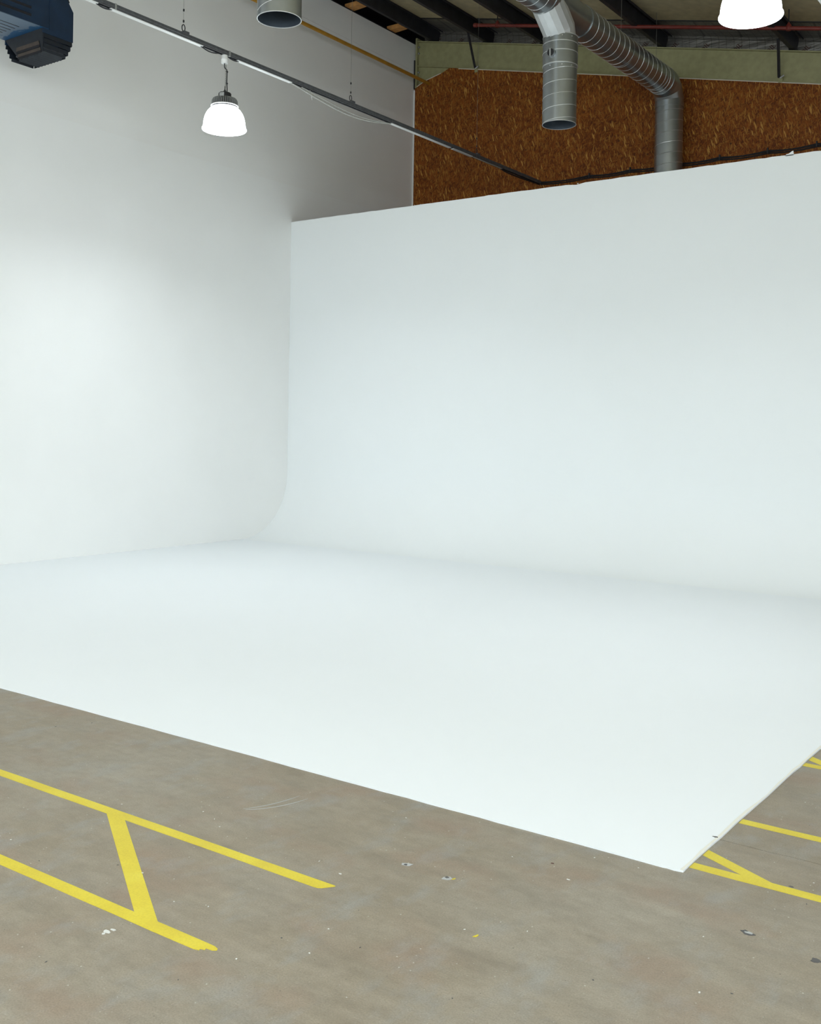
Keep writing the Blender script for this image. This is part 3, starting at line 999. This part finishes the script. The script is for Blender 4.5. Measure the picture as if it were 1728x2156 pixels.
ya, yb = rail_y(610), rail_y(823)
for (dz, sk, wb_) in ((.105, .55, .004), (.098, .58, -.006), (.075, .55, .01)):
    finish('loose_cable', MB().tube(sag(ya + (.0 if dz > .09 else .2), yb, dz, skew=sk, wob=wb_), .0068, 6), M['grey_cable'], r1)
yt = rail_y(655)
finish('cable_tie', MB().tube([(RAILX, yt - .02, RZ0), (RAILX + .005, yt - .002, RZ0 - .06), (RAILX, yt + .02, RZ0 - .10), (RAILX - .005, yt + .03, RZ0 - .06), (RAILX, yt + .12, RZ0 - .07)], .004, 6), M['grey_cable'], r1)
for (a, b, dz) in ((425, 458, .022), (483, 500, .012), (206, 232, .016)):
    finish('loose_cable', MB().tube(sag(rail_y(a) - .02, rail_y(b) + .02, dz), .006, 6), M['black'], r1)
finish('loose_cable', MB().tube(sag(rail_y(1055), OY - .03, .022, skew=.3), .011, 8), M['black'], r1)
R2X = -2.522
r2 = make_rail(R2X, 'lighting rail with white underside at the top right corner', [(-5.4, .60), (1.0, 7.45), (7.95, 12.5)], [4.45, 7.2, 9.8])

# cable run clipped along the strand board
cb = thing('cable_run', 'bundle of black cables clipped along the strand board above the cove', 'cable', (-5.5, OY - .02, 5.44))
clips = [RAILX + .02] + [hit(u, 360, 1, OY - .02).x for u in (1240, 1326, 1419, 1514, 1615, 1718)] + [-3.0, -2.2, -1.4]
for kk, (dz, dy, rr) in enumerate(((.0, -.012, .011), (-.022, -.010, .010), (.014, -.022, .009))):
    pts = []
    for a, b in zip(clips[:-1], clips[1:]):
        for i in range(6):
            t = i / 6
            pts.append((a + (b - a) * t, OY - rr - .002 - (.006 if kk == 2 else 0), 5.455 + dz - (.012 + .006 * kk) * math.sin(math.pi * t)))
    finish('cable', MB().tube(pts, rr, 6), M['black'], cb)
for cx in clips[1:]:
    finish('clip', MB().box(cx - .008, cx + .008, OY - .030, OY - .002, 5.425, 5.505), M['black'], cb)

# ------------------------------------------------------------------ pendant lamps
def make_pendant(x, y, label):
    rim = 4.668
    o = thing('pendant_lamp', label, 'pendant lamp', (x, y, rim), 'bell shaped pendant lamps')
    c = (x, y, rim)
    key = [(.219, .028), (.2175, .050), (.213, .085), (.204, .125), (.190, .160), (.171, .190), (.150, .213), (.1355, .227)]
    prof = [(.226, -.004), (.230, .002), (.2295, .010), (.223, .018)]
    for i in range(len(key) - 1):
        a, b = Vector(key[max(0, i - 1)]), Vector(key[i]); c_, d_ = Vector(key[i + 1]), Vector(key[min(len(key) - 1, i + 2)])
        for t_ in (0, .25, .5, .75):
            p = .5 * (2 * b + (c_ - a) * t_ + (2 * a - 5 * b + 4 * c_ - d_) * t_ ** 2 + (3 * b - a - 3 * c_ + d_) * t_ ** 3)
            prof.append((p.x, p.y))
    prof.append(key[-1])
    inner = [(r - .005, z) for r, z in prof[::-1]]
    finish('bowl', MB().lathe(prof + inner + [prof[0]], c, 48), M['glow'], o)
    finish('led_board', MB().lathe([(.001, .225), (.118, .225), (.118, .232), (.001, .232)], c, 32), M['led'], o)
    finish('ring', MB().lathe([(.118, .241), (.141, .241), (.1435, .245), (.141, .250), (.118, .250), (.118, .241)], c, 48), M['white'], o)
    finish('gap_shade', MB().lathe([(.118, .228), (.1345, .228), (.1345, .241), (.118, .241)], c, 48), M['finmetal'], o)  # dark band standing in for the shaded gap under the white ring
    hs = finish('heat_sink', MB().lathe([(.001, .250), (.120, .250), (.118, .300), (.105, .322), (.001, .326)], c, 36), M['finmetal'], o)
    nf = 44
    for i in range(nf):
        a = 2 * math.pi * i / nf
        d = Vector((math.cos(a), math.sin(a), 0)); n = Vector((-d.y, d.x, 0)) * .0022
        b0 = Vector(c)
        poly = [b0 + d * r + Vector((0, 0, z)) - n for r, z in ((.10, .252), (.137, .252), (.133, .300), (.122, .320), (.10, .327))]
        finish('fin', MB().prism(poly, n * 2), M['finedge'], hs)
    dr = finish('driver_housing', MB().lathe([(.001, .320), (.066, .320), (.066, .374), (.060, .382), (.001, .384)], c, 24), M['black'], o)
    t = Vector((-x, -y, 0)).normalized()
    al = math.atan2(t.y, t.x) - .55
    vs = [];
    for i in range(7):
        a = al - .42 + .84 * i / 6
        for z in (.330, .372):
            vs.append(Vector(c) + Vector((.0672 * math.cos(a), .0672 * math.sin(a), z)))
    finish('rating_label', MB().add(vs, [(2 * i, 2 * i + 2, 2 * i + 3, 2 * i + 1) for i in range(6)], True), M['labelgrey'], dr)
    finish('hook_bracket', MB().lathe([(.001, .382), (.020, .382), (.013, .405), (.005, .420), (.004, .455), (.001, .455)], c, 12), M['black'], o)
    top = RZ0
    capz = top - .085
    finish('ceiling_rose', MB().lathe([(.001, 0), (.033, 0), (.035, .008), (.035, .036), (.0365, .038), (.0365, .042), (.033, .044), (.031, .084), (.001, .084)], (x, y - .012, capz), 24), M['white'], o)
    z0 = rim
    finish('cord', MB().tube([(x, y - .012, capz + .002), (x, y - .012, capz - .035), (x, y - .004, capz - .048), (x, y + .02, capz - .055), (x, y + .026, capz - .075), (x, y + .024, z0 + .50), (x, y + .030, z0 + .44), (x, y + .030, z0 + .38)], .0055, 8), M['black'], o)
    for zz in (capz - .075, z0 + .49):
        finish('cable_tie', MB().tube([(x, y + .018, zz), (x, y + .034, zz)], .009, 6), M['black'], o)
    # steel chain beside the cord
    ch = MB()
    zz = z0 + .45; i = 0
    while zz < RZ0 - .005:
        pl = []
        for j in range(9):
            a = 2 * math.pi * j / 8
            ox = .007 * math.cos(a)
            pl.append((x + (ox if i % 2 else 0), y + .008 + (0 if i % 2 else ox), zz + .012 * math.sin(a)))
        ch.tube(pl, .0022, 4, cap=False); zz += .019; i += 1
    finish('chain', ch, M['wire'], o)
    L = bpy.data.lights.new('led_light', 'AREA'); L.shape = 'DISK'; L.size = .34
    L.energy = LAMP_W; L.color = LAMP_COL
    lo = bpy.data.objects.new('led_light', L); COL.objects.link(lo)
    lo.parent = o; lo.location = (0, 0, .13)
    return o


PEND = [(RAILX, 7.713, 'glowing white bell pendant lamp hanging in front of the white wall'),
        (R2X, 7.713, 'glowing white bell pendant lamp cut off by the top right frame edge'),
        (RAILX, .80, 'added unseen white bell pendant lamp nearer the camera on the left rail'),  # near row is added out of view for more light
        (R2X, .80, 'added unseen white bell pendant lamp nearer the camera on the right rail')]
for x, y, l in PEND:
    make_pendant(x, y, l)

# ------------------------------------------------------------------ blue unit heater
HX, HY, HZ = -9.3, 6.513, 5.603
HW = .66
ht = thing('unit_heater', 'navy blue warm air heater with louvred outlet at the top left corner', 'heater', (HX - HW / 2, HY, 5.37))
by0 = 5.25
body = MB().box(HX - HW, HX, by0, HY - .004, HZ + .004, 6.35)
bo = finish('casing', body, M['navy'], ht)
bp_ = finish('base_panel', MB().box(HX - HW, HX - .002, by0, HY, HZ - .002, HZ + .004), M['heater_base'], ht)
# slots in the side, seen as dark pressed louvres
for (u0, v0, u1, v1) in ((20, 0.5, 66, 16), (10, 9, 66, 32)):
    b1 = hit(u1, v1, 0, HX); a1 = Vector((HX, b1.y - .42, b1.z))
    s = finish('slot', MB().box(HX - .002, HX + .0015, a1.y, b1.y, b1.z - .012, b1.z + .014), M['dark'], bo)
    finish('slot_lip', MB().box(HX, HX + .010, a1.y, b1.y, b1.z + .014, b1.z + .018), M['navy'], s)
for i, (u1, v1) in enumerate(((40, 56), (31, 59.5), (22, 62.5), (13, 65.5), (5, 68))):
    b1 = hit(u1, v1, 2, HZ)
    finish('slot', MB().box(b1.x - .007, b1.x + .007, b1.y - .35, b1.y, HZ - .0035, HZ), M['navy_d'], bp_)
finish('corner_post', MB().box(HX - .03, HX + .004, HY - .004, HY + .014, HZ - .006, 6.35), M['navy'], ht)
# outlet hood
h0, h1 = 6.437, 6.797
hz0 = 5.553
hood = MB().prism([(HX + .001, HY + .014, hz0), (HX + .001, h1, hz0), (HX + .001, h1, 5.865), (HX + .001, 6.712, 5.985), (HX + .001, 6.712, 6.30), (HX + .001, HY + .014, 6.30)], (-HW - .0, 0, 0))
hood.box(HX - .012, HX + .001, h0, HY + .014, hz0, HZ - .003).box(HX - HW + .001, HX - HW + .012, h0, HY + .014, hz0, HZ - .003)
ho = finish('outlet_hood', hood, M['navy'], ht)
finish('hood_flap', MB().prism([(HX + .003, 6.700, 6.01), (HX + .003, 6.742, 5.945), (HX + .003, 6.748, 5.955), (HX + .003, 6.712, 6.02)], (-HW, 0, 0)), M['navy_d'], ho)
# tapered skirt of stepped louvres below the hood
zs = [hz0, hz0 - .045, hz0 - .092, hz0 - .138, hz0 - .172]
x_in = [0, .012, .026, .045, .065]
y_far = [0, .010, .024, .042, .060]
y_near = [.004, .018, .032, .044, .054]
for i in range(4):
    za, zb_ = zs[i], zs[i + 1] + .004
    xa_, xb_ = HX - x_in[i] - .012, HX - x_in[i + 1] + .004
    ya_, yb_ = h0 + y_near[i] + .005, h1 - y_far[i] - .006
    # blade on the right face: leans outwards at its foot like a drip edge
    bl = finish('louvre_blade', MB().prism([(xa_, ya_, za), (xa_ + .006, ya_, za), (xb_ + .006, ya_, zb_), (xb_, ya_, zb_)], (0, yb_ - ya_, 0)), M['navy_d'], ht)
    xl = HX - HW + x_in[i] + .012
    finish('louvre_blade', MB().prism([(xl, ya_, za), (xl - .006, ya_, za), (xl - .014 + (x_in[i + 1] - x_in[i]) * .2, ya_, zb_), (xl - .006, ya_, zb_)], (0, yb_ - ya_, 0)), M['navy_d'], ht)
    # far face
    finish('louvre_blade', MB().prism([(HX - x_in[i] - .02, yb_, za), (HX - x_in[i] - .02, yb_ + .006, za), (HX - x_in[i] - .02, yb_ + .008, zb_), (HX - x_in[i] - .02, yb_ + .002, zb_)], (-(HW - 2 * x_in[i] - .04), 0, 0)), M['navy_d'], ht)
# near face: solid cheek with two slots showing brown baffles
ny0, ny1 = h0 + .004, h0 + .056
cheek = finish('front_cheek', MB().prism([(HX - .004, ny0 - .003, HZ - .004), (HX - HW + .004, ny0 - .003, HZ - .004), (HX - HW + .17, ny1, hz0 - .165), (HX - .075, ny1, hz0 - .165)], (0, .008, 0)), M['navy_d'], ht)
for (za, zb_) in ((hz0 - .060, hz0 - .095), (hz0 - .122, hz0 - .148)):
    ta = (hz0 - za) / .165; tb = (hz0 - zb_) / .165
    yy0 = ny0 + (ny1 - ny0) * ta - .004; yy1 = ny0 + (ny1 - ny0) * tb - .004
    finish('baffle', MB().prism([(HX - .10, yy0, za), (HX - .48, yy0, za), (HX - .50, yy1, zb_), (HX - .10, yy1, zb_)], (0, .004, 0)), M['tan'], cheek)
    finish('slot', MB().prism([(HX - .10, yy1, zb_ - .001), (HX - .50, yy1, zb_ - .001), (HX - .50, yy1 + .006, zb_ - .022), (HX - .10, yy1 + .006, zb_ - .022)], (0, .003, 0)), M['dark'], cheek)
# bottom slats running front to back
for i in range(8):
    xs0 = HX - .075 - i * .054
    finish('bottom_slat', MB().prism([(xs0, ny1 - .002, hz0 - .150), (xs0 - .006, ny1 - .002, hz0 - .150), (xs0 - .036, ny1 - .002, hz0 - .186), (xs0 - .030, ny1 - .002, hz0 - .188)], (0, h1 - .062 - ny1, 0)), M['navy_d'], ht)
finish('inner_plate', MB().box(HX - HW + .12, HX - .06, ny1, h1 - .07, hz0 - .135, hz0 - .125), M['rail'], ht)
# wall bracket behind the casing
finish('bracket', MB().box(LW + .001, HX - HW + .02, by0 + .2, by0 + .25, 6.1, 6.15).box(LW + .001, HX - HW + .02, HY - .25, HY - .2, 6.1, 6.15), M['purlin'], ht)

for o in bpy.data.objects:
    if '_org' in o: del o['_org']
